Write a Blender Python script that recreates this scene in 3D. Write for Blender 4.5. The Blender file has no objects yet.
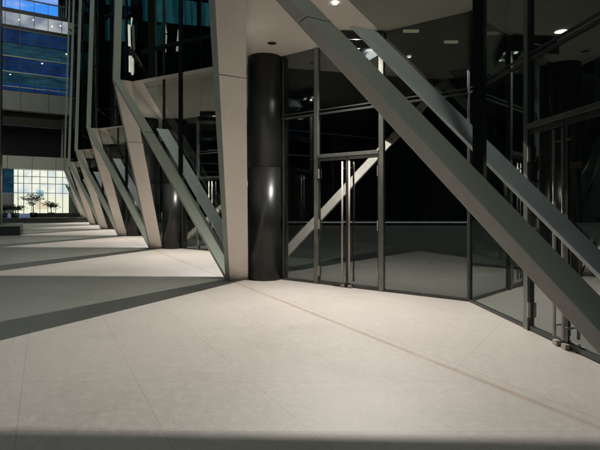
import bpy, bmesh, math, random
from mathutils import Vector, Matrix
random.seed(7)
S = bpy.context.scene
COL = S.collection

# ------------------------------------------------------------------ helpers
def link(o, parent=None):
    COL.objects.link(o)
    if parent is not None: o.parent = parent
    return o
def thing(name, label, cat, group=None, loc=(0, 0, 0), kind=None):
    o = bpy.data.objects.new(name, None); o.location = loc
    o.empty_display_size = .2
    link(o); o['label'] = label; o['category'] = cat
    if group: o['group'] = group
    if kind: o['kind'] = kind
    return o
def tag(o, label, cat, group=None):
    o['label'] = label; o['category'] = cat
    if group: o['group'] = group
    return o
class MB:
    """collects shapes; world coordinates, build() makes ONE mesh"""
    def __init__(s): s.bm = bmesh.new()
    def poly(s, pts):
        vs = [s.bm.verts.new(p) for p in pts]
        return s.bm.faces.new(vs)
    def hexa(s, lo, hi):      # lo, hi: 4 points each
        a = [s.bm.verts.new(p) for p in lo]; b = [s.bm.verts.new(p) for p in hi]
        s.bm.faces.new(a[::-1]); s.bm.faces.new(b)
        for i in range(4):
            j = (i+1) % 4
            s.bm.faces.new((a[i], a[j], b[j], b[i]))
        return s
    def box(s, c, sz, rot=0):
        x, y, z = sz[0]/2, sz[1]/2, sz[2]/2
        cr, sr = math.cos(rot), math.sin(rot)
        def P(a, b, d): return (c[0]+a*cr-b*sr, c[1]+a*sr+b*cr, c[2]+d)
        q = [(-x, -y), (x, -y), (x, y), (-x, y)]
        return s.hexa([P(a, b, -z) for a, b in q], [P(a, b, z) for a, b in q])
    def bar(s, p, q, w, h, up=(0, 0, 1)):   # box from p to q, w sideways, h up
        p, q = Vector(p), Vector(q); d = (q-p).normalized(); u = Vector(up)
        r = d.cross(u).normalized()*w/2; t = r.cross(d).normalized()*h/2
        return s.hexa([p-r-t, p+r-t, p+r+t, p-r+t], [q-r-t, q+r-t, q+r+t, q-r+t])
    def tube(s, pts, rad, n=12, cap=True):
        rings = []
        pts = [Vector(p) for p in pts]
        rad = rad if isinstance(rad, (list, tuple)) else [rad]*len(pts)
        for i, p in enumerate(pts):
            d = (pts[min(i+1, len(pts)-1)]-pts[max(i-1, 0)]).normalized()
            a = Vector((1, 0, 0)) if abs(d.x) < .9 else Vector((0, 1, 0))
            u = d.cross(a).normalized(); v = d.cross(u)
            rings.append([s.bm.verts.new(p+rad[i]*(u*math.cos(6.28318*k/n)+v*math.sin(6.28318*k/n))) for k in range(n)])
        for a, b in zip(rings, rings[1:]):
            for k in range(n):
                s.bm.faces.new((a[k], a[(k+1) % n], b[(k+1) % n], b[k])).smooth = True
        if cap:
            s.bm.faces.new(rings[0][::-1]); s.bm.faces.new(rings[-1])
        return s
    def build(s, name, mat, parent=None, bevel=0):
        bmesh.ops.recalc_face_normals(s.bm, faces=s.bm.faces)
        me = bpy.data.meshes.new(name); s.bm.to_mesh(me); s.bm.free()
        me.materials.append(mat)
        o = bpy.data.objects.new(name, me); link(o)
        if parent is not None:
            o.parent = parent
            o.matrix_parent_inverse = Matrix.Translation(-Vector(parent.location))
        if bevel:
            m = o.modifiers.new('bevel', 'BEVEL'); m.width = bevel; m.segments = 2; m.limit_method = 'ANGLE'
        return o

# ------------------------------------------------------------------ materials
def newmat(name):
    m = bpy.data.materials.new(name); m.use_nodes = True
    nt = m.node_tree; nt.nodes.clear()
    out = nt.nodes.new('ShaderNodeOutputMaterial')
    return m, nt, out
def N(nt, t, **kw):
    n = nt.nodes.new(t)
    for k, v in kw.items(): setattr(n, k, v)
    return n
def mth(nt, op, a, b=None, c=None):
    n = nt.nodes.new('ShaderNodeMath'); n.operation = op
    for i, v in enumerate((a, b, c)):
        if v is None: continue
        if isinstance(v, (int, float)): n.inputs[i].default_value = v
        else: nt.links.new(v, n.inputs[i])
    return n.outputs[0]
def mixc(nt, f, a, b):
    n = nt.nodes.new('ShaderNodeMix'); n.data_type = 'RGBA'
    if isinstance(f, (int, float)): n.inputs[0].default_value = f
    else: nt.links.new(f, n.inputs[0])
    for i, v in ((6, a), (7, b)):
        if isinstance(v, tuple): n.inputs[i].default_value = (*v[:3], 1)
        else: nt.links.new(v, n.inputs[i])
    return n.outputs[2]
def coat(name, col, rough=.5, metal=0, var=.08, scale=3, bump=.0, spec=.5, col2=None, streak=False):
    m, nt, out = newmat(name)
    b = N(nt, 'ShaderNodeBsdfPrincipled')
    tc = N(nt, 'ShaderNodeTexCoord')
    mp = N(nt, 'ShaderNodeMapping'); nt.links.new(tc.outputs['Object'], mp.inputs[0])
    if streak: mp.inputs['Scale'].default_value = (1, 1, .15)
    no = N(nt, 'ShaderNodeTexNoise'); no.inputs['Scale'].default_value = scale; no.inputs['Detail'].default_value = 6
    nt.links.new(mp.outputs[0], no.inputs[0])
    c2 = col2 or tuple(c*(1-var*3) for c in col)
    r = N(nt, 'ShaderNodeMapRange'); r.inputs[1].default_value = .35; r.inputs[2].default_value = .7
    nt.links.new(no.outputs[0], r.inputs[0])
    cc_ = mixc(nt, r.outputs[0], col, c2)
    if streak:
        sz = N(nt, 'ShaderNodeSeparateXYZ'); nt.links.new(tc.outputs['Object'], sz.inputs[0])
        gz = N(nt, 'ShaderNodeMapRange'); gz.inputs[1].default_value = .22; gz.inputs[2].default_value = 0; nt.links.new(sz.outputs[2], gz.inputs[0])
        nf = N(nt, 'ShaderNodeTexNoise'); nf.inputs['Scale'].default_value = 22; nf.inputs['Detail'].default_value = 5; nt.links.new(tc.outputs['Object'], nf.inputs[0])
        ng = N(nt, 'ShaderNodeMapRange'); ng.inputs[1].default_value = .45; ng.inputs[2].default_value = .62; nt.links.new(nf.outputs[0], ng.inputs[0])
        cc_ = mixc(nt, mth(nt, 'MULTIPLY', mth(nt, 'MULTIPLY', gz.outputs[0], ng.outputs[0]), .6), cc_, (.10, .08, .065))
        nl = N(nt, 'ShaderNodeTexNoise'); nl.inputs['Scale'].default_value = 30; nt.links.new(mp.outputs[0], nl.inputs[0])
        nr = N(nt, 'ShaderNodeMapRange'); nr.inputs[1].default_value = .6; nr.inputs[2].default_value = .72; nt.links.new(nl.outputs[0], nr.inputs[0])
        cc_ = mixc(nt, mth(nt, 'MULTIPLY', nr.outputs[0], .12), cc_, tuple(c*.45 for c in col))
    nt.links.new(cc_, b.inputs['Base Color'])
    b.inputs['Metallic'].default_value = metal
    b.inputs['Specular IOR Level'].default_value = spec
    nt.links.new(mth(nt, 'MULTIPLY_ADD', no.outputs[0], .2, rough-.1), b.inputs['Roughness'])
    if bump:
        n2 = N(nt, 'ShaderNodeTexNoise'); n2.inputs['Scale'].default_value = 60
        nt.links.new(tc.outputs['Object'], n2.inputs[0])
        bp = N(nt, 'ShaderNodeBump'); bp.inputs['Strength'].default_value = bump; bp.inputs['Distance'].default_value = .01
        nt.links.new(n2.outputs[0], bp.inputs['Height']); nt.links.new(bp.outputs[0], b.inputs['Normal'])
    nt.links.new(b.outputs[0], out.inputs[0])
    return m
def emit(name, col, st, var=0):
    m, nt, out = newmat(name)
    e = N(nt, 'ShaderNodeEmission'); e.inputs[1].default_value = st; e.inputs[0].default_value = (*col, 1)
    if var:
        tc = N(nt, 'ShaderNodeTexCoord'); no = N(nt, 'ShaderNodeTexNoise'); no.inputs['Scale'].default_value = 4
        nt.links.new(tc.outputs['Object'], no.inputs[0])
        nt.links.new(mth(nt, 'MULTIPLY', mth(nt, 'MULTIPLY_ADD', no.outputs[0], var, 1-var/2), st), e.inputs[1])
    nt.links.new(e.outputs[0], out.inputs[0])
    return m
def glass(name, tint, base=.07, k=1.6, wob=.0, rtint=(.9, .97, .95)):
    m, nt, out = newmat(name)
    t = N(nt, 'ShaderNodeBsdfTransparent'); t.inputs[0].default_value = (*tint, 1)
    g = N(nt, 'ShaderNodeBsdfGlossy'); g.inputs['Roughness'].default_value = .012; g.inputs[0].default_value = (*rtint, 1)
    f = N(nt, 'ShaderNodeLayerWeight'); f.inputs[0].default_value = .5
    mx = N(nt, 'ShaderNodeMixShader')
    fac = mth(nt, 'MINIMUM', mth(nt, 'MULTIPLY_ADD', mth(nt, 'MULTIPLY_ADD', mth(nt, 'POWER', f.outputs[1], 4.0), .96, .04), k, base), .95)
    tc = N(nt, 'ShaderNodeTexCoord')
    no = N(nt, 'ShaderNodeTexNoise'); no.inputs['Scale'].default_value = .9; no.inputs['Detail'].default_value = 1
    nt.links.new(tc.outputs['Object'], no.inputs[0])
    bp = N(nt, 'ShaderNodeBump'); bp.inputs['Strength'].default_value = wob; bp.inputs['Distance'].default_value = .02
    nt.links.new(no.outputs[0], bp.inputs['Height']); nt.links.new(bp.outputs[0], g.inputs['Normal'])
    nt.links.new(fac, mx.inputs[0]); nt.links.new(t.outputs[0], mx.inputs[1]); nt.links.new(g.outputs[0], mx.inputs[2])
    nt.links.new(mx.outputs[0], out.inputs[0])
    return m

M = {}
M['litpaint'] = coat('lit_strut_paint', (.74, .67, .60), .42, var=.03, scale=1.6, bump=.04, streak=True)  # strut faces that catch light, brightness put into the colour
M['inner'] = coat('reflected_strut_grey', (.80, .85, .84), .35, var=.05, scale=2.5, bump=.03)  # bright tone of the strut's reflection, put into the colour
M['paint'] = coat('shaded_strut_paint', (.45, .465, .39), .42, var=.04, scale=1.6, bump=.04, streak=True)  # same struts, faces turned from the light, shade put into the colour
M['paintg'] = coat('shaded_strut_paint', (.36, .37, .31), .38, var=.05, scale=1.6, bump=.04, streak=True)
M['soffit'] = coat('soffit_plaster', (.62, .55, .49), .6, var=.03, scale=1.2, bump=.03)
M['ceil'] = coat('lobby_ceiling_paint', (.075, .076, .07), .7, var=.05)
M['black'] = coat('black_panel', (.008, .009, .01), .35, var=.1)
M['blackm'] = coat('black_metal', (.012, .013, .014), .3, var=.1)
M['polish'] = coat('polished_black_cladding', (.015, .015, .014), .33, var=.25, scale=1.5, spec=.5, streak=True)
M['alu'] = coat('grey_aluminium', (.22, .23, .21), .35, metal=.7, var=.08, scale=8)
M['alud'] = coat('dark_aluminium', (.09, .095, .09), .35, metal=.6, var=.08, scale=8)
M['steel'] = coat('brushed_steel', (.42, .38, .34), .5, metal=.5, var=0)
M['glassL'] = glass('entrance_glass', (.34, .39, .37), .13, 1.9, .012)
M['glassU'] = glass('upper_glass', (.45, .50, .47), .11, 1.6, .07)
M['copper'] = coat('copper_panel', (.42, .18, .11), .4, metal=.5, var=.1)
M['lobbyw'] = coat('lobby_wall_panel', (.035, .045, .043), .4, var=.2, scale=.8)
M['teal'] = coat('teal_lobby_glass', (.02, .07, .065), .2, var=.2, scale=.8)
M['lamp'] = emit('downlight_lens', (1, .95, .85), 14)
M['flood'] = emit('floodlight_lens', (1, .93, .84), 6)
M['tube'] = emit('reflection_tube', (1, .97, .82), .55, .9)
M['warmtube'] = emit('warm_strip_tube', (1, .88, .6), .8, .6)
M['led'] = emit('led_kerb_strip', (.95, 1, .97), .5, .9)
M['slabgrey'] = coat('far_slab_cladding', (.30, .30, .27), .6, var=.05, scale=1)
M['fascia'] = coat('far_fascia_cladding', (.62, .6, .52), .6, var=.04, scale=1)
M['pot'] = coat('black_planter', (.012, .012, .012), .5, var=.2)
M['bark'] = coat('bark', (.07, .055, .04), .8, var=.2, scale=12)
M['leaf'] = coat('dark_leaves', (.035, .06, .03), .55, var=.2, scale=6)
M['stonedark'] = coat('dark_planter_stone', (.05, .055, .05), .45, var=.15, scale=3, bump=.1)
M['stonetop'] = coat('worn_pale_stone', (.22, .24, .19), .5, var=.15, scale=3, bump=.1)

# floor: parallelogram slabs of speckled granite outside the facade line, squared slabs inside
def floor_mat():
    m, nt, out = newmat('granite_paving')
    b = N(nt, 'ShaderNodeBsdfPrincipled')
    tc = N(nt, 'ShaderNodeTexCoord'); sep = N(nt, 'ShaderNodeSeparateXYZ')
    nt.links.new(tc.outputs['Object'], sep.inputs[0])
    X, Y = sep.outputs[0], sep.outputs[1]
    wb = N(nt, 'ShaderNodeTexNoise'); wb.inputs['Scale'].default_value = .6
    nt.links.new(tc.outputs['Object'], wb.inputs[0])
    def lin(a, c, d=0): return mth(nt, 'ADD', mth(nt, 'MULTIPLY_ADD', X, a, mth(nt, 'MULTIPLY', Y, c)), d)
    def joints(coord, sp, w):      # 1 on a joint
        f = mth(nt, 'FRACT', mth(nt, 'DIVIDE', coord, sp))
        d = mth(nt, 'MULTIPLY', mth(nt, 'SUBTRACT', .5, mth(nt, 'ABSOLUTE', mth(nt, 'SUBTRACT', f, .5))), sp)
        return mth(nt, 'LESS_THAN', d, w)
    p = lin(-.8686, -.4955)                       # distance from the facade line
    inside = mth(nt, 'LESS_THAN', p, -3.245)
    ja = joints(mth(nt, 'ADD', p, 3.245), .85, .0028)
    jb = joints(mth(nt, 'ADD', Y, .0-3.84), 1.7*.5, .0028)
    o1 = mth(nt, 'MAXIMUM', ja, jb)
    jc = joints(lin(.819, -.574), 1.2, .003); jd = joints(lin(.574, .819, -.55), .85, .003)
    o2 = mth(nt, 'MAXIMUM', jc, jd)
    jn = mth(nt, 'ADD', mth(nt, 'MULTIPLY', o2, inside), mth(nt, 'MULTIPLY', o1, mth(nt, 'SUBTRACT', 1, inside)))
    # per-slab tone
    cell = N(nt, 'ShaderNodeCombineXYZ')
    nt.links.new(mth(nt, 'FLOOR', mth(nt, 'DIVIDE', mth(nt, 'ADD', p, 3.245), .85)), cell.inputs[0])
    nt.links.new(mth(nt, 'FLOOR', mth(nt, 'DIVIDE', mth(nt, 'ADD', Y, -3.84), .85)), cell.inputs[1])
    wn = N(nt, 'ShaderNodeTexWhiteNoise'); nt.links.new(cell.outputs[0], wn.inputs[0])
    # speckle, clouding
    n1 = N(nt, 'ShaderNodeTexNoise'); n1.inputs['Scale'].default_value = 110; n1.inputs['Detail'].default_value = 5; n1.inputs['Roughness'].default_value = .85
    n2 = N(nt, 'ShaderNodeTexNoise'); n2.inputs['Scale'].default_value = 1.1; n2.inputs['Detail'].default_value = 7; n2.inputs['Roughness'].default_value = .65
    n3 = N(nt, 'ShaderNodeTexNoise'); n3.inputs['Scale'].default_value = 14; n3.inputs['Detail'].default_value = 5
    for n in (n1, n2, n3): nt.links.new(tc.outputs['Object'], n.inputs[0])
    r1 = N(nt, 'ShaderNodeMapRange'); r1.inputs[1].default_value = .38; r1.inputs[2].default_value = .62; nt.links.new(n1.outputs[0], r1.inputs[0])
    col = mixc(nt, r1.outputs[0], (.22, .203, .185), (.57, .53, .485))
    r2 = N(nt, 'ShaderNodeMapRange'); r2.inputs[1].default_value = .38; r2.inputs[2].default_value = .66; nt.links.new(n2.outputs[0], r2.inputs[0])
    col = mixc(nt, mth(nt, 'MULTIPLY', r2.outputs[0], .35), col, (.33, .31, .275))
    r3 = N(nt, 'ShaderNodeMapRange'); r3.inputs[1].default_value = .45; r3.inputs[2].default_value = .7; nt.links.new(n3.outputs[0], r3.inputs[0])
    col = mixc(nt, mth(nt, 'MULTIPLY', r3.outputs[0], .4), col, (.52, .48, .43))
    col = mixc(nt, mth(nt, 'MULTIPLY', wn.outputs[0], .26), col, (.36, .33, .30))
    col = mixc(nt, mth(nt, 'MULTIPLY', jn, mth(nt, 'MULTIPLY_ADD', r2.outputs[0], .3, .2)), col, (.17, .15, .125))
    n4 = N(nt, 'ShaderNodeTexNoise'); n4.inputs['Scale'].default_value = .35; n4.inputs['Detail'].default_value = 8; n4.inputs['Roughness'].default_value = .7
    n5 = N(nt, 'ShaderNodeTexVoronoi'); n5.inputs['Scale'].default_value = 2.3
    for n in (n4, n5): nt.links.new(tc.outputs['Object'], n.inputs[0])
    r4 = N(nt, 'ShaderNodeMapRange'); r4.inputs[1].default_value = .5; r4.inputs[2].default_value = .62; nt.links.new(n4.outputs[0], r4.inputs[0])
    col = mixc(nt, mth(nt, 'MULTIPLY', r4.outputs[0], .38), col, (.27, .25, .22))
    spot = mth(nt, 'LESS_THAN', n5.outputs[0], .022)
    col = mixc(nt, mth(nt, 'MULTIPLY', spot, .35), col, (.16, .15, .135))
    # rusty stained channel along the facade line
    dl = mth(nt, 'ABSOLUTE', mth(nt, 'ADD', p, 3.27))
    st = mth(nt, 'MULTIPLY', mth(nt, 'MAXIMUM', mth(nt, 'SUBTRACT', 1, mth(nt, 'DIVIDE', dl, .05)), 0), mth(nt, 'MULTIPLY_ADD', n2.outputs[0], 1.4, -.15))
    col = mixc(nt, mth(nt, 'MINIMUM', mth(nt, 'MAXIMUM', st, 0), .85), col, (.26, .16, .09))
    dl2 = mth(nt, 'ABSOLUTE', mth(nt, 'ADD', p, 3.40))
    col = mixc(nt, mth(nt, 'MULTIPLY', mth(nt, 'LESS_THAN', dl2, .004), .5), col, (.2, .17, .14))
    nt.links.new(col, b.inputs['Base Color'])
    nt.links.new(mth(nt, 'MULTIPLY_ADD', n3.outputs[0], .25, .36), b.inputs['Roughness'])
    b.inputs['Specular IOR Level'].default_value = .4
    bp = N(nt, 'ShaderNodeBump'); bp.inputs['Strength'].default_value = .5; bp.inputs['Distance'].default_value = .003
    nt.links.new(mth(nt, 'SUBTRACT', mth(nt, 'MULTIPLY_ADD', n3.outputs[0], .5, n1.outputs[0]), jn), bp.inputs['Height'])
    nt.links.new(bp.outputs[0], b.inputs['Normal'])
    nt.links.new(b.outputs[0], out.inputs[0])
    return m
M['floor'] = floor_mat()

# ------------------------------------------------------------------ plan of the sawtooth facade
D = Vector((-3.81, 6.68)); L = D.length; U = D/L           # one bay, away from the camera
INW = Vector((.8686, .4955))                               # into the building
HA = 4.56; TOP = 25.0
KS = range(-4, 6)
def B(k):
    if k <= 3: return Vector((-1.54, 9.25))+D*(3-k)
    return Vector((2.31, 2.57))-D*(k-4)
def A(k):
    if k <= 2: return Vector((-4.55, 10.9))+D*(2-k)
    return Vector((-1.04, 4.84))-D*(k-3)
def C(k): return Vector((1.29, 3.35))+D*(3-k)
def Kc(k): return Vector((2.67, 7.07))+D*(3-k)
def Ws(k): return Vector((-.43, 9.243))+D*(3-k)
def Re(k): return Vector((2.98, 2.70))+D*(3-k)
def Cc(k): return Vector((-.72, 9.33))+D*(3-k)
def v3(p, z): return Vector((p[0], p[1], z))

tower = thing('office_tower', 'glass office tower on slanted pale grey struts beside the plaza, with recessed glass entrances', 'building')

def sweep(pts, ws, ds, off=0):
    """pts: (Vector2, z); horizontal parallelogram section: w along -U, d inwards"""
    mb = MB(); rings = []
    for (p, z), w, d in zip(pts, ws, ds):
        a = p+INW*off
        q = [a, a-U*w, a-U*w+INW*d, a+INW*d]
        rings.append([mb.bm.verts.new(v3(c, z)) for c in q])
    for r, s in zip(rings, rings[1:]):
        for i in range(4):
            j = (i+1) % 4
            mb.bm.faces.new((r[i], r[j], s[j], s[i]))
    mb.bm.faces.new(rings[0][::-1]); mb.bm.faces.new(rings[-1])
    return mb
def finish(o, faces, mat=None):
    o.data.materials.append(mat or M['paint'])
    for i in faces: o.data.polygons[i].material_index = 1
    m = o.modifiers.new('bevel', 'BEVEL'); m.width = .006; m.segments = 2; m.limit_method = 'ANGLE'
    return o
for k in KS:
    a = A(k)
    topv = a+INW*(.028*(TOP-HA))
    if k < 5:
        bb = B(k+1)-a; dm = (lambda t: .235+.13*t) if k == 3 else (lambda t: .16+.17*t)
        finish(sweep([(a+bb*1.01, -.05), (a+bb*.302, HA*.698)], [.16, .18], [dm(1), dm(.33)]).build('diagonal_strut', M['paint'], tower), (0,), M['litpaint'])
        finish(sweep([(a+bb*.300, HA*.700), (a, HA)], [.18, .19], [dm(.33), dm(0)]).build('diagonal_strut_head', M['paint'], tower), (0,), M['litpaint'])
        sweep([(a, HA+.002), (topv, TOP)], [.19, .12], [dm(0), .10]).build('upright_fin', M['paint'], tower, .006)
    f = .995
    ab = a-B(k)
    for n_, t0, t1 in (('raking_column', -.01, .709), ('raking_column_head', .711, f)):
        finish(sweep([(B(k)+ab*t0, HA*t0), (B(k)+ab*t1, HA*t1)], [.26-.04*t0, .26-.04*t1], [.40-.01*t0, .40-.01*t1], .004).build(n_, M['litpaint'], tower), (0,))
    if k < 5:      # added pale twin, stands in for the strut's reflection in the glass
        e0, e1 = (.735, 1.05) if k >= 3 else (.38, .66)
        bb = B(k+1)-a
        sweep([(a+bb*.27+INW*e0, HA*.73), (B(k+1)+INW*e0, .01)], [.05, .05], [e1-e0, e1-e0]).build('reflected_strut', M['inner'], tower, .006)
    # panel joint collars (thin shadow gaps) on the raking column
    # round column
    c = Cc(k)
    MB().tube([v3(c, 0), v3(c, 2.28)], .36, 48).build('round_column', M['polish'], tower)
    MB().tube([v3(c, 2.285), v3(c, HA-.005)], .36, 48).build('round_column', M['polish'], tower)

# glass pane helper: vertical pane between two plan points with thickness
def pane(p, q, zs, mat, name='glass_pane', parent=tower, th=.012):
    """zs = (z_p0, z_q0, z_p1, z_q1) lower/upper heights"""
    d = (q-p).normalized(); n = Vector((-d.y, d.x))*th/2
    mb = MB()
    mb.poly([v3(p, zs[0]), v3(q, zs[1]), v3(q, zs[3]), v3(p, zs[2])])
    return mb.build(name, mat, parent)
def lerp(p, q, t): return p+(q-p)*t
def hmin(p): return max(0, ((-.8686*p.x-.4955*p.y)+3.245)/.385)

# folded outer glass skin: one upright plane above each strut, one above each raking column
for k in range(-4, 5):
    a, c, a2 = A(k), B(k+1), A(k+1)
    for w_, (p, q, zp, zq) in enumerate(((a, c, HA, 0), (c, a2, 0, HA))):
        g = INW*((1.10 if k >= 3 else .70) if w_ == 0 else .43)
        p = p+g; q = q+g; zq_ = zq+.05; zp_ = zp+.05
        pane(p, q, (zp_, zq_, 5.30, 5.30), M['glassU'])
        z = 5.40
        while z < TOP-1:
            pane(p, q, (z, z, z+3.6, z+3.6), M['glassU'])
            z += 3.7
        z = 5.30
        while z < TOP and k < 4:
            MB().bar(v3(p, z+.05), v3(q, z+.05), .10, .07).build('transom', M['blackm'], tower); z += 3.7
        if w_: continue
        d = (q-p).normalized(); Ln = (q-p).length
        s0 = 2.475 if k >= 3 else 1.77
        for s_, w2, dp in ((s0, .085, .12 if k >= 3 else .06), (Ln-.05, .06, .06)):
            m_ = p-g+INW*((.55 if k >= 3 else .335) if s_ == s0 else .7)+d*s_
            MB().bar(v3(m_, max(0, HA*(1-s_/Ln)-.32)+.03), v3(m_, TOP), w2, dp, (-d.y, d.x, 0)).build('corner_post', M['blackm'], tower)
        if k >= 3: continue
        m_ = p+d*(s0*.42)
        MB().bar(v3(m_, HA*(1-s0*.42/Ln)+.03), v3(m_, TOP), .035, .06, (-d.y, d.x, 0)).build('mullion', M['alud'], tower)

# floors: soffit over the recesses, slab above, upper slabs
inn = Vector((INW.x, INW.y))*7
for k in range(-4, 5):
    mb = MB()
    mb.poly([v3(p, HA) for p in (B(k)+INW*.44, A(k)+INW*.40, B(k+1)+INW*.44, Re(k), Kc(k), Ws(k))])
    o = mb.build('soffit', M['soffit'], tower)
    mb = MB()
    mb.poly([v3(p, HA-.003) for p in (Ws(k), Kc(k), Kc(k)+inn*2, Ws(k)+inn*2)])
    mb.poly([v3(p, HA-.006) for p in (Kc(k), Re(k), Re(k)+inn*2, Kc(k)+inn*2)])
    mb.poly([v3(p, HA-.009) for p in (Re(k), Ws(k+1), Ws(k+1)+inn*2, Re(k)+inn*2)])
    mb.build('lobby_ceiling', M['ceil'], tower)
    mb = MB(); mb.poly([v3(p, HA) for p in (B(k+1)+INW*.44, Ws(k+1), Re(k))]); mb.build('soffit_infill', M['soffit'], tower)
    # spandrel behind the skin and upper slabs
    mb = MB()
    for (p, q) in ((A(k), B(k+1)), (B(k+1), A(k+1))):
        p = p+INW*1.16; q = q+INW*1.16
        for z0, z1 in ((4.57, 5.3),)+tuple((z, z+.75) for z in (8.35, 12.05, 15.75, 19.45, 23.15)):
            mb.poly([v3(p, z0), v3(q, z0), v3(q, z1), v3(p, z1)])
    mb.build('spandrel', M['black'], tower)
    mb = MB()
    for z in (5.30, 8.35, 9.1, 12.05, 12.8, 15.75, 16.5, 19.45, 20.2, 23.15):
        mb.poly([v3(p, z) for p in (A(k)+INW*1.16, B(k+1)+INW*1.16, A(k+1)+INW*1.16, A(k+1)+inn*.9, A(k)+inn*.9)])
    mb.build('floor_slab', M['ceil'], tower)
# back wall of the building, end walls, roof
p0, p1 = A(-4)+inn*2, A(5)+inn*2
MB().poly([v3(p0, 0), v3(p1, 0), v3(p1, TOP), v3(p0, TOP)]); 
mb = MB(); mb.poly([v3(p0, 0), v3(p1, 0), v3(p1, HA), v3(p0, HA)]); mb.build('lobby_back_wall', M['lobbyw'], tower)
q0, q1 = A(-4)+inn*.9, A(5)+inn*.9
mb = MB(); mb.poly([v3(q0, HA+.02), v3(q1, HA+.02), v3(q1, TOP), v3(q0, TOP)])
mb.poly([v3(A(-4), HA), v3(q0, HA), v3(q0, TOP), v3(A(-4), TOP)])
mb.poly([v3(A(5), HA), v3(q1, HA), v3(q1, TOP), v3(A(5), TOP)])
mb.poly([v3(A(-4), TOP), v3(q0, TOP), v3(q1, TOP), v3(A(5), TOP)])
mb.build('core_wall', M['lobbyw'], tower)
mb = MB(); e0, e1 = Ws(-4), Ws(-4)+inn*2
mb.poly([v3(e0, 0), v3(e1, 0), v3(e1, HA), v3(e0, HA)])
e0, e1 = Re(4), Re(4)+inn*2
mb.poly([v3(e0, 0), v3(e1, 0), v3(e1, HA), v3(e0, HA)]); mb.build('end_wall', M['lobbyw'], tower)

# inner sawtooth: entrance glazing with doors
HT, HD = 3.27, 2.42
def glazed_wall(p, q, door0, door1, posts, mw=.055):
    Ln = (q-p).length; d = (q-p)/Ln
    def at(s): return p+d*s
    n = Vector((d.y, -d.x))
    if n.dot(INW) > 0: n = -n            # towards the plaza
    def flat(): return (n.x, n.y, 0)
    xs = sorted(set([0]+posts+[door0, door1, Ln]))
    for s0, s1 in zip(xs, xs[1:]):
        pane(at(s0), at(s1), (HT, HT, HA-.01, HA-.01), M['glassL'])
        if (s0, s1) != (door0, door1):
            pane(at(s0), at(s1), (.02, .02, HT, HT), M['glassL'])
        else:
            pane(at(s0), at(s1), (HD+.06, HD+.06, HT, HT), M['glassL'])
    for s in xs:
        if s in (door0, door1): continue
        MB().bar(v3(at(s), 0), v3(at(s), HA-.01), .03 if s not in (0, Ln) else .04, mw, flat()).build('slim_mullion', M['alud'], tower)
    MB().bar(v3(at(0), HT), v3(at(Ln), HT), .05, .035).build('entrance_transom', M['alud'], tower)
    MB().bar(v3(at(0)+n*.002, HT+.075), v3(at(Ln)+n*.002, HT+.075), .03, .02).build('cover_strip', M['alud'], tower)
    for a_, b_ in ((0, door0), (door1, Ln)):
        MB().bar(v3(at(a_), .02), v3(at(b_), .02), .05, .04).build('sill', M['alud'], tower)
    # door frame
    fr = MB()
    for s in (door0, door1):
        fr.bar(v3(at(s)+n*.01, 0), v3(at(s)+n*.01, HA-.012), .09, .07, flat())
    fr.bar(v3(at(door0+.036)+n*.012, HD+.035), v3(at(door1-.036)+n*.012, HD+.035), .09, .065)
    fr.build('door_frame', M['alu'], tower, .004)
    mid = (door0+door1)/2
    for s0, s1, sg in ((door0+.05, mid-.008, 1), (mid+.008, door1-.05, -1)):
        lf = MB()
        lf.bar(v3(at(s0), .035), v3(at(s1), .035), .05, .05); lf.bar(v3(at(s0), HD-.03), v3(at(s1), HD-.03), .05, .05)
        hs, ms = (s0, s1) if sg == 1 else (s1, s0)
        lf.bar(v3(at(hs+sg*.012), .062), v3(at(hs+sg*.012), HD-.056), .03, .022, flat())
        lf.bar(v3(at(ms-sg*.012), .062), v3(at(ms-sg*.012), HD-.056), .04, .022, flat())
        door = lf.build('door', M['alud'], tower)
        pane(at(s0+.02), at(s1-.02), (.06, .06, HD-.055, HD-.055), M['glassL'], 'door_pane', door)
        hd = MB(); hp = at(ms-sg*.065)+n*.085
        hd.tube([v3(hp, .10), v3(hp, HD-.10)], .017, 16)
        for z in (.22, 1.2, HD-.22):
            hd.tube([v3(at(ms-sg*.065)+n*.005, z), v3(hp, z)], .011, 8)
        hd.build('door_handle', M['steel'], door)
        for z in (.25, 1.15, HD-.3):
            w = at(hs+sg*.012)+n*.035
            MB().bar(v3(w, z-.09), v3(w, z+.09), .02, .035, flat()).build('hinge', M['steel'], door)
        fb = MB(); w = at(ms-sg*.065)+n*.06
        fb.box((w.x, w.y, .03), (.07, .05, .05), math.atan2(d.y, d.x)); fb.build('door_pivot', M['steel'], door)
for k in range(-2, 5):
    w0, kc, re = Ws(k), Kc(k), Re(k)
    s_of = lambda X, p, q: (X-p.x)/((q-p).normalized().x)
    base = (.33-(-.43))/.819; 
    glazed_wall(w0, kc, base, base+1.36, [.12, ])
    glazed_wall(kc, re, 1.60, 2.98, [])
    cp = Kc(k)
    MB().box((cp.x, cp.y, HA/2-.01), (.06, .06, HA-.03), .3).build('corner_mullion', M['alud'], tower)

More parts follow.
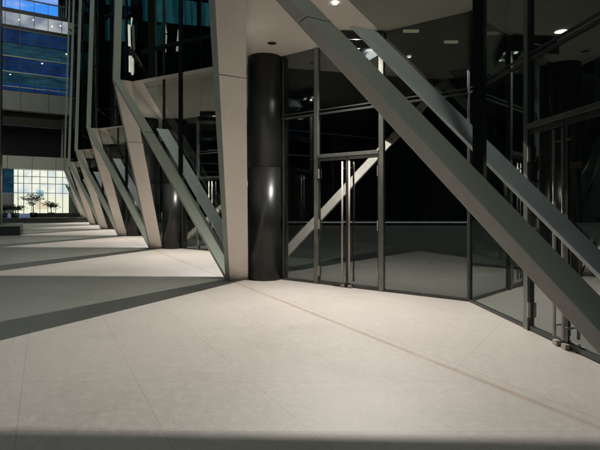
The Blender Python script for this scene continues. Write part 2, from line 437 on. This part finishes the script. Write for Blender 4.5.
# ------------------------------------------------------------------ lights on the soffit
POS = 'in the recess over the first entrance|in the recess behind the nearest pale column|under the canopy two bays along|under the canopy three bays along|under the canopy four bays along|at the far end of the colonnade'.split('|')
def aim(o, target):
    o.rotation_euler = (Vector(target)-o.location).to_track_quat('-Z', 'Y').to_euler()
P3 = Vector((1.0, 8.0))
FL = 1850
for i, k in enumerate((3, 2, 1, 0, -1, -2)):
    p = P3+D*(3-k)
    t = thing('floodlight', 'white ceiling floodlight, out of view, with added black visor '+POS[i], 'floodlight', 'floodlights under the canopy', (p.x, p.y, 4.40))
    MB().box((p.x, p.y+.035, 4.4755), (.84, .42, .14)).build('housing', M['blackm'], t, .005)
    for nm, c_, z_ in (('blocker_cheek', (p.x-.42, p.y+.06), (.006, .36, .032)), ('blocker_cheek', (p.x+.42, p.y+.06), (.006, .36, .032)), ('blocker_flap', (p.x, p.y+.24), (.834, .006, .032))):  # side and back flaps added to keep the beam off the soffit
        MB().box((*c_, 4.389), z_).build(nm, M['blackm'], t)
    MB().box((p.x, p.y+.16, 4.402), (.20, .06, .006)).build('lens', M['flood'], t)
    vm = MB(); vl, vr = (p.x-.5, p.y-.1315), (p.x+.5, p.y-.1665); zb, zt = 4.2545, 4.4048  # unseen plate added to cut the beam and darken the near floor
    vm.hexa([(*vl, zb), (*vr, zb), (vr[0], vr[1]+.003, zb), (vl[0], vl[1]+.003, zb)], [(*vl, zt), (*vr, zt), (vr[0], vr[1]+.003, zt), (vl[0], vl[1]+.003, zt)])
    vm.build('blocker', M['blackm'], t)
    ld = bpy.data.lights.new('floodlight_lamp', 'SPOT'); ld.energy = FL; ld.color = (1, .94, .875)
    ld.spot_size = math.radians(165); ld.spot_blend = 1; ld.shadow_soft_size = .0015
    lo = bpy.data.objects.new('floodlight_beam', ld); link(lo); lo.location = (p.x, p.y, 4.38); aim(lo, (p.x-2.2, p.y-4.6, 0))
    lo.parent = t; lo.matrix_parent_inverse = Matrix.Translation(-t.location)

# recessed downlights in soffit (unlit) and in the lobby (lit)
def downlight(x, y, z, r, lit, label, group):
    t = thing('downlight', label, 'ceiling light', group, (x, y, z))
    rg = MB()
    n = 24
    for k in range(n):
        a0, a1 = 6.28318*k/n, 6.28318*(k+1)/n
        rg.poly([(x+r*math.cos(a0), y+r*math.sin(a0), z-.006), (x+r*math.cos(a1), y+r*math.sin(a1), z-.006),
                 (x+.8*r*math.cos(a1), y+.8*r*math.sin(a1), z-.012), (x+.8*r*math.cos(a0), y+.8*r*math.sin(a0), z-.012)])
    rg.build('trim_ring', M['alu'], t)
    mb = MB(); mb.poly([(x+.79*r*math.cos(6.28318*k/n), y+.79*r*math.sin(6.28318*k/n), z-.009) for k in range(n)])
    mb.build('lens', M['lamp'] if lit else M['blackm'], t)
def ray(px, py, h):     # point on horizontal plane h seen at photo pixel
    y = (h-1.5)*450/(206-py); return ((px-300)/450*y, y)
x, y = ray(272, 43, HA); downlight(x, y, HA, .09, False, 'unlit round downlight in the pale soffit beside the black column', 'soffit downlights')
for px, py, lb in ((561, 31, 'lit oval downlight on lobby ceiling above the right hand door'),
                   (335, 3, 'lit downlight at top edge above the middle of the strut')):
    x, y = ray(px, py, HA-.01)
    downlight(x, y, HA-.01, .13 if px > 400 else .05, True, lb, 'lobby downlights')

# ------------------------------------------------------------------ plaza
mb = MB(); mb.poly([(-400, -400, 0), (400, -400, 0), (400, 400, 0), (-400, 400, 0)])
g = mb.build('plaza_paving', M['floor']); g['kind'] = 'structure'

exec_far = True
# ------------------------------------------------------------------ far building at the end of the plaza
F0 = Vector((-21.8, 43.0)); FN = Vector((-.8686, -.4955)); FB = Vector((-.4955, .8686))
def F(s, back=0): return F0+FN*s+FB*back
far = thing('glass_building', 'blue banded glass building closing the far end of the plaza, lit lobby at its foot', 'building', loc=(*F(5), 0))
def fbox(s0, s1, b0, b1, z0, z1, name, mat, parent=far, bevel=0):
    mb = MB(); c = [F(s0, b0), F(s1, b0), F(s1, b1), F(s0, b1)]
    mb.hexa([v3(p, z0) for p in c], [v3(p, z1) for p in c]); return mb.build(name, mat, parent, bevel)
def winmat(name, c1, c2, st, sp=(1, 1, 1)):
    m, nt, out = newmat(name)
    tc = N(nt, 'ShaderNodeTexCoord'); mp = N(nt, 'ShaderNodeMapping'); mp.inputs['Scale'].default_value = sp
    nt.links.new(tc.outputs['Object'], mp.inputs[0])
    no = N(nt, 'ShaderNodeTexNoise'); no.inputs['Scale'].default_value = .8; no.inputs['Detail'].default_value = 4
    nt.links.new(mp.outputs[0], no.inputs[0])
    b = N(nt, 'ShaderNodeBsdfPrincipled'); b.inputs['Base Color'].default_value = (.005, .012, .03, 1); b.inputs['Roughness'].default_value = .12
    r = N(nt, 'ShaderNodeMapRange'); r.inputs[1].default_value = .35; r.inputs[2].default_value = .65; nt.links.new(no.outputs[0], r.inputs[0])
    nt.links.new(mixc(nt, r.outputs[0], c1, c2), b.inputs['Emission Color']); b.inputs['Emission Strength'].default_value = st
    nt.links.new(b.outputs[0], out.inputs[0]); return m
M['fw_blue'] = winmat('blue_office_window', (.003, .012, .05), (.006, .03, .10), 1)  # glow of the far window bands put in for the sky they reflect
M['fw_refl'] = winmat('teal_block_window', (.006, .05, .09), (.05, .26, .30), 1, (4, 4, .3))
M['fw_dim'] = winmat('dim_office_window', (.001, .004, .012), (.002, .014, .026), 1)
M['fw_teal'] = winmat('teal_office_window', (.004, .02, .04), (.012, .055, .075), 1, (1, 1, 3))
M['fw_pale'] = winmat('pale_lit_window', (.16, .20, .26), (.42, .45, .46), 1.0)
SL, SR = 14, -2.5
bands = [(12.0, 12.6, 'fw_blue'), (12.6, 13.55, 'fw_teal'), (13.65, 14.95, 'fw_blue'), (15.05, 16.2, 'fw_teal'), (16.3, 17.5, 'fw_blue'), (17.85, 19.0, 'fw_pale')]
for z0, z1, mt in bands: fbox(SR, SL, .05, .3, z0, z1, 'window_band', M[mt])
for z, t_, b_, mt in ((12.3, .08, 0, 'fascia'), (13.6, .09, -.1, 'fascia'), (15.0, .09, -.1, 'fascia'), (16.25, .07, -.03, 'blackm'), (17.65, .34, -.05, 'black'), (17.48, .06, -.08, 'slabgrey'), (19.15, .32, -.1, 'black'), (20.35, .12, -.02, 'alud')):
    fbox(SR, SL, b_, .04, z-t_/2, z+t_/2, 'floor_band', M[mt])
for z in (12.75, 13.3, 14.2, 14.55, 15.5, 16.7): fbox(SR, SL, -.02, .04, z-.02, z+.02, 'thin_rail', M['alud'])
M['tiny'] = emit('office_lamp', (1, .95, .8), 3)
for s_, z in ((.9, 18.5), (1.6, 18.3), (3.1, 18.6), (4.2, 18.4), (2.4, 14.7), (4.9, 13.3), (.4, 15.9)): fbox(s_, s_+.12, -.01, .045, z, z+.07, 'office_lamp', M['tiny'])
mb = MB()
s = SR
while s < SL:
    a, b_ = F(s, -.03), F(s, -.03)
    mb.bar(v3(a, 11.9), v3(a, 19.3), .05, .05, (FB.x, FB.y, 0)); mb.bar(v3(a+FB*.03, 19.3), v3(a+FB*.03, 20.4), .04, .04, (FB.x, FB.y, 0)); s += 1.12
mb.build('mullion', M['alud'], far)
s = SR; pm = MB()
while s < SL:
    c = [F(s+.01, -.25), F(s+2.2, -.25), F(s+2.2, .5), F(s+.01, .5)]
    pm.hexa([v3(p, 10.15) for p in c], [v3(p, 11.85) for p in c]); s += 2.22
pm.build('slab_cladding', M['slabgrey'], far)
fbox(SR, SL, .6, 10, 10.0, 19.0, 'core', M['black'])
fbox(SR, SL, 2.5, 2.8, 9.2, 10.14, 'upper_soffit_edge', M['slabgrey'])
fbox(SR, SL, 3.0, 3.3, 6.1, 9.19, 'dark_wall', M['black'])
s = SR; pm = MB()
while s < SL:
    c = [F(s+.01, -.05), F(s+1.9, -.05), F(s+1.9, 2.9), F(s+.01, 2.9)]
    pm.hexa([v3(p, 4.9) for p in c], [v3(p, 6.05) for p in c]); s += 1.92
pm.build('fascia', M['fascia'], far)
# lit lobby window
m, nt, out = newmat('lit_lobby_interior')
tc = N(nt, 'ShaderNodeTexCoord'); sp = N(nt, 'ShaderNodeSeparateXYZ'); nt.links.new(tc.outputs['Object'], sp.inputs[0])
br = N(nt, 'ShaderNodeTexNoise'); br.inputs['Scale'].default_value = .9; br.inputs['Detail'].default_value = 3; nt.links.new(tc.outputs['Object'], br.inputs[0])
r = N(nt, 'ShaderNodeMapRange'); r.inputs[1].default_value = .4; r.inputs[2].default_value = .6; nt.links.new(br.outputs[0], r.inputs[0])
c_ = mixc(nt, r.outputs[0], (.95, .97, .82), (.62, .74, .76))
zr = N(nt, 'ShaderNodeMapRange'); zr.inputs[1].default_value = 2.2; zr.inputs[2].default_value = 2.8; nt.links.new(sp.outputs[2], zr.inputs[0])
c_ = mixc(nt, zr.outputs[0], (.90, .92, .72), c_)
e = N(nt, 'ShaderNodeEmission'); e.inputs[1].default_value = .95; nt.links.new(c_, e.inputs[0]); nt.links.new(e.outputs[0], out.inputs[0])
M['lit'] = m
M['litblue'] = emit('blue_screen_glow', (.35, .62, .68), .9)
M['litwarm'] = emit('orange_lit_panel', (.9, .78, .55), .85)
fbox(.2, 4.75, 1.2, 1.3, .8, 4.88, 'lit_window', M['lit'])
fbox(2.35, 2.9, 1.1, 1.15, 2.45, 3.0, 'blue_screen', M['litblue'])
fbox(1.9, 3.0, 1.1, 1.15, 1.2, 1.9, 'warm_panel', M['litwarm'])
fbox(-2.4, -1.0, 1.1, 1.2, .8, 3.2, 'warm_panel', M['litwarm'])
fbox(-1.0, .19, 1.0, 1.2, .8, 2.7, 'side_panel', M['slabgrey'])
fbox(-1.0, .19, 1.0, 1.2, 2.71, 4.88, 'side_window', M['fw_teal'])
fbox(4.76, 5.5, 1.0, 1.2, 2.71, 4.88, 'side_window', M['fw_teal'])
fbox(4.76, 14, 1.0, 1.2, .8, 2.7, 'side_panel', M['slabgrey'])
fbox(5.51, 14, 1.0, 1.2, 2.71, 4.88, 'dark_wall', M['black'])
fbox(-6, -2.41, 1.0, 1.2, .8, 9, 'dark_wall', M['black'])
mb = MB()
for s in (.2, .75, 1.35, 2.0, 2.65, 3.3, 3.95, 4.4, 4.75): mb.bar(v3(F(s, .9), .8), v3(F(s, .9), 4.88), .05, .05, (FB.x, FB.y, 0))
for z in (2.72, 3.6, 4.25): mb.bar(v3(F(.2, .89), z), v3(F(4.75, .89), z), .04, .05)
mb.build('window_frame', M['blackm'], far)
# planter wall in front
pw = thing('planter_wall', 'long low dark stone planter wall in front of the lit lobby window', 'planter wall', loc=(*F(4, -1.5), 0))
fbox(-3, 16, -2.2, -.6, 0, .42, 'wall', M['stonedark'], pw, .01)
fbox(-3, 2.9, -1.5, -.6, .42, .85, 'raised_wall', M['black'], pw, .01)
fbox(-3.05, 16, -2.25, -1.51, .42, .47, 'coping', M['stonetop'], pw, .01)

# trees in pots
def tree(name, label, pos, h, r, n, potr, seed, z0=.4, cat='potted tree'):
    rnd = random.Random(seed)
    t = thing(name, label, cat, 'potted plants before the lit window', (pos.x, pos.y, z0))
    pm = MB(); pm.tube([v3(pos, z0), v3(pos, z0+.5)], [potr*.75, potr], 20); pm.build('pot', M['pot'], t)
    tm = MB(); tips = []
    p0 = v3(pos, z0+.45); p1 = p0+Vector((rnd.uniform(-.05, .05), 0, h*.4))
    tm.tube([p0, (p0+p1)/2+Vector((.03, 0, 0)), p1], [.045, .035, .03], 7)
    for i in range(9):
        a = 6.28*i/9+rnd.uniform(-.3, .3); el = rnd.uniform(.15, 1)
        st = p0.lerp(p1, rnd.uniform(.65, 1))
        e = st+Vector((math.cos(a)*r*rnd.uniform(.5, 1), math.sin(a)*r*rnd.uniform(.5, 1), h*.5*el))
        m_ = (st+e)/2+Vector((0, 0, .12)); tm.tube([st, m_, e], [.018, .012, .006], 5)
        tips += [m_, e, (m_+e)/2]
    tm.build('trunk', M['bark'], t)
    lm = MB()
    for tp in tips:
        for j in range(int(n*1.7)):
            c = tp+Vector((rnd.gauss(0, .15), rnd.gauss(0, .15), rnd.gauss(0, .09)))
            d = Vector((rnd.uniform(-1, 1), rnd.uniform(-1, 1), rnd.uniform(-.5, .5))).normalized()
            s_ = d.cross(Vector((rnd.uniform(-1, 1), rnd.uniform(-1, 1), 1))).normalized()
            l_ = rnd.uniform(.07, .13)
            lm.poly([c-d*l_, c+s_*l_*.35, c+d*l_, c-s_*l_*.35])
    lm.build('crown', M['leaf'], t)
tree('potted_tree', 'tallest potted tree, a dark slender silhouette in front of the lit window', F(3.15, -1.0), 2.2, .95, 11, .3, 3)
tree('potted_tree', 'smaller potted tree with a flat crown, right of the tallest potted tree', F(1.75, -1.05), 1.25, .75, 9, .3, 8)
tree('potted_shrub', 'low spreading shrub in a round black pot left of the potted trees', F(4.5, -1.9), .75, .6, 10, .33, 5, cat='potted shrub')
tree('potted_shrub', 'low shrub in a black pot nearest the dark left column', F(5.3, -1.9), .7, .5, 10, .28, 6, cat='potted shrub')

# dark plinth and column at the left
pl = thing('plinth', 'low black stone plinth with pale worn top at the left edge', 'plinth', loc=(-15.5, 24, 0))
a0 = Vector((-14.3, 23.0)); dx = FN; 
def PL(s, b): return a0+FN*s+FB*b
def pbox(s0, s1, b0, b1, z0, z1, name, mat, parent, bevel=.01):
    mb = MB(); c = [PL(s0, b0), PL(s1, b0), PL(s1, b1), PL(s0, b1)]
    mb.hexa([v3(p, z0) for p in c], [v3(p, z1) for p in c]); return mb.build(name, mat, parent, bevel)
pbox(0, 6, 0, 3.6, 0, .46, 'block', M['black'], pl)
pbox(-.04, 6.04, -.04, 3.64, .462, .52, 'top_slab', M['stonetop'], pl)
cl = thing('dark_column', 'tall black square column standing on the plinth at the left edge', 'column', loc=(-16, 24, .52))
pbox(.95, 4, .9, 3, .522, 22, 'shaft', M['black'], cl)
pbox(.90, .945, 1.0, 1.2, .522, 22, 'edge_trim', M['alud'], cl, .002)

# ------------------------------------------------------------------ interior fittings seen through the glass
def fit(name, label, cat, group, p, q, w, h, mat):
    mb = MB(); mb.bar(p, q, w, h, (0, 1, 0) if abs(Vector(q)[2]-Vector(p)[2]) > .3 else (0, 0, 1)); return tag(mb.build(name, mat), label, cat, group)
def at(px, py, Z): return Vector(((px-300)/450*Z, Z, 1.5+(206-py)*Z/450))


def desc(i): return ('first', 'second', 'third', 'fourth', 'fifth', 'sixth', 'seventh', 'eighth', 'ninth')[i]
for i, (x0, y0, x1, y1, Z) in enumerate(((129, 25, 129.5, 46, 12.5), (133, 25, 134, 50, 12.5), (130, 56, 130, 72, 12.5), (133.5, 56, 133.5, 73, 12.5),
        (163.5, 20, 166, 33, 13.5), (166, 35, 165, 52, 13.5), (179, 30, 177, 51, 13.5), (163, 57, 163, 76, 13.5), (167, 57, 166.5, 76, 13.5))):
    mb = MB(); mb.tube([at(x0, y0, Z), at(x1, y1, Z)], .035, 8)  # glowing tubes added in place of reflections of lit things
    tag(mb.build('strip_light', M['tube']), desc(i)+' from left of the short upright tubes added as light reflections in the upper glass', 'light tube', 'upright tubes added as reflections in the upper glass')
for i, (px, py, Z, w_, lb) in enumerate(((411, 31, 7.72, .26, 'yellowish tube added for a reflection left of the black post, nearest the pale soffit edge'), (451, 42, 8.15, .24, 'yellowish ceiling tube a little lower, between the strut and the black post'),  # first tube added for a lamp reflection in the glass
        (480, 19.5, 7.2, .20, 'short yellowish ceiling tube just right of the black post'))):
    p = at(px, py, Z); p.z = min(p.z, 4.5)
    mb = MB(); mb.tube([p-Vector((w_/2, 0, 0)), p+Vector((w_/2, 0, 0))], .028, 8)
    tag(mb.build('strip_light', M['warmtube']), lb, 'light tube', 'yellowish lobby ceiling tubes')
def plate(px, py, Z, w_, h_, lb, mat, cat='sign', name='hanging_sign'):
    p = at(px, py, Z); t = thing(name, lb, cat, None, p)
    MB().box(p, (w_, .03, h_)).build('panel', mat, t, .004)
    mb = MB(); mb.tube([p+Vector((0, 0, h_/2-.01)), (p.x, p.y, 4.55)], .006, 6); mb.build('rod', M['alud'], t)
plate(540, 62, 6.6, .20, .10, 'small pale hanging sign box just under the slanted transom, right of the tall mullion', M['fascia'])
plate(553, 6.5, 6.4, .19, .085, 'pale ceiling plate, upper one of the pair near the lobby downlight', M['slabgrey'])
plate(553.5, 14.5, 6.55, .19, .06, 'pale ceiling plate, lower one of the pair near the lobby downlight', M['slabgrey'])
t = thing('reception_shelf', 'copper coloured wall shelf inside behind the right hand door', 'shelf', None, at(560, 166, 6.5))
p, q = at(533, 166.5, 7.4), at(583, 165, 5.9)
MB().bar(p, q, .05, .09).build('board', M['copper'], t, .004)
MB().bar(p+Vector((.1, .04, -.05)), q+Vector((-.1, .04, -.05)), .03, .02).build('bracket', M['alud'], t)
# lobby columns and lift wall
for i, (x, y, lb) in enumerate(((4.2, 12.5, 'left round dark column inside the lobby behind the glass doors'), (8.0, 8.5, 'right round dark column inside the lobby behind the glass doors'))):
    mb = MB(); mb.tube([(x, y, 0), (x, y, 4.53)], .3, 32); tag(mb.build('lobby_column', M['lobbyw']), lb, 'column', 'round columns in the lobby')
t = thing('lift_lobby_wall', 'dark teal glass partition inside the lobby right of the entrance door', 'partition', None, (4.5, 11, 0))
for i in range(5):
    MB().bar((2.4+i*1.0, 12.2-i*.7, 1.6), (3.35+i*1.0, 11.54-i*.7, 1.6), .04, 3.0).build('panel', M['teal'], t)
    MB().bar((2.37+i*1.0, 12.22-i*.7, 0), (2.37+i*1.0, 12.22-i*.7, 4.5), .06, .06, (0, 1, 0)).build('post', M['alud'], t)

# across the plaza, behind and left of the camera (seen in the glass)
k0, kd = Vector((-21.8, -7.3)), Vector((.341, -.94))
t = thing('kerb_planter', 'long low planter wall with a lit strip, mirrored in the door glass', 'planter wall', None, (*k0, 0))
MB().bar(v3(k0-kd*14, .22), v3(k0+kd*12, .22), .6, .44).build('wall', M['stonedark'], t)
nn = Vector((.94, .341))*.31
MB().bar(v3(k0-kd*9+nn, .25), v3(k0+kd*8+nn, .25), .02, .09).build('light_strip', M['led'], t)
o0 = Vector((-31, -12))
opp = thing('opposite_building', 'dark office block with dim blue window bands across the plaza, mirrored in the glass', 'building', None, (*o0, 0))
on = Vector((-.94, -.341))
def obx(s0, s1, b0, b1, z0, z1, name, mat):
    mb = MB(); c = [o0-kd*s0+on*b0, o0-kd*s1+on*b0, o0-kd*s1+on*b1, o0-kd*s0+on*b1]
    mb.hexa([v3(p, z0) for p in c], [v3(p, z1) for p in c]); mb.build(name, mat, opp)
obx(-60, 60, .1, 12, 0, 42, 'core', M['black'])
for i in range(4, 10):
    obx(0, 60, -.05, .09, 4+i*3.8, 6.3+i*3.8, 'window_band', M['fw_refl'])
    obx(-60, 60, -.2, -.06, 6.4+i*3.8, 6.6+i*3.8, 'sill', M['black'])

# ------------------------------------------------------------------ world, sun, camera
w = bpy.data.worlds.new('World'); S.world = w; w.use_nodes = True
nt = w.node_tree; nt.nodes.clear()
out = N(nt, 'ShaderNodeOutputWorld'); bg = N(nt, 'ShaderNodeBackground')
sky = N(nt, 'ShaderNodeTexSky'); sky.sky_type = 'NISHITA'; sky.sun_disc = False
sky.sun_elevation = math.radians(2.0); sky.sun_rotation = math.radians(-28)
bg.inputs[1].default_value = .12
tc = N(nt, 'ShaderNodeTexCoord'); mp = N(nt, 'ShaderNodeMapping'); mp.inputs['Scale'].default_value = (3, 3, 9)
nt.links.new(tc.outputs['Generated'], mp.inputs[0])
no = N(nt, 'ShaderNodeTexNoise'); no.inputs['Scale'].default_value = 1.3; no.inputs['Detail'].default_value = 6; nt.links.new(mp.outputs[0], no.inputs[0])
sp = N(nt, 'ShaderNodeSeparateXYZ'); nt.links.new(tc.outputs['Generated'], sp.inputs[0])
# deep blue dusk sky with a brighter patch of sky and cloud beyond the far building
dot = mth(nt, 'ADD', mth(nt, 'MULTIPLY', sp.outputs[0], -.47), mth(nt, 'MULTIPLY', sp.outputs[1], .88))
glow = mth(nt, 'MINIMUM', mth(nt, 'MULTIPLY', mth(nt, 'POWER', mth(nt, 'MAXIMUM', dot, 0), 16.0), 2.5), 1)
cr = N(nt, 'ShaderNodeMapRange'); cr.inputs[1].default_value = .45; cr.inputs[2].default_value = .58; nt.links.new(no.outputs[0], cr.inputs[0])
blue = mixc(nt, cr.outputs[0], (.15, 2.6, 9.0), (8.0, 8.2, 10.0))
blue = mixc(nt, glow, (.16, .24, .34), blue)
addn = N(nt, 'ShaderNodeMix'); addn.data_type = 'RGBA'; addn.blend_type = 'ADD'; addn.inputs[0].default_value = 1
skm = mixc(nt, .92, sky.outputs[0], (0, 0, 0))
nt.links.new(skm, addn.inputs[6]); nt.links.new(blue, addn.inputs[7])
nt.links.new(addn.outputs[2], bg.inputs[0]); nt.links.new(bg.outputs[0], out.inputs[0])

sd = bpy.data.lights.new('sun', 'SUN'); sd.energy = .85; sd.angle = math.radians(35); sd.color = (.93, 1, .88)
so = bpy.data.objects.new('sun', sd); link(so); so.rotation_euler = Vector((-.35, .75, -.75)).to_track_quat('-Z', 'Y').to_euler()

cd = bpy.data.cameras.new('camera'); cam = bpy.data.objects.new('camera', cd); link(cam)
cd.sensor_width = 36; cd.lens = 27; cd.shift_y = -19/600; cd.clip_end = 2000; cd.clip_start = .05
cam.location = (0, 0, 1.5); cam.rotation_euler = (math.radians(90), 0, 0)
S.camera = cam
S.view_settings.view_transform = 'Standard'; S.view_settings.look = 'None'; S.view_settings.gamma = 1
S.view_settings.exposure = 0
try: S.view_settings.use_curve_mapping = False
except Exception: pass
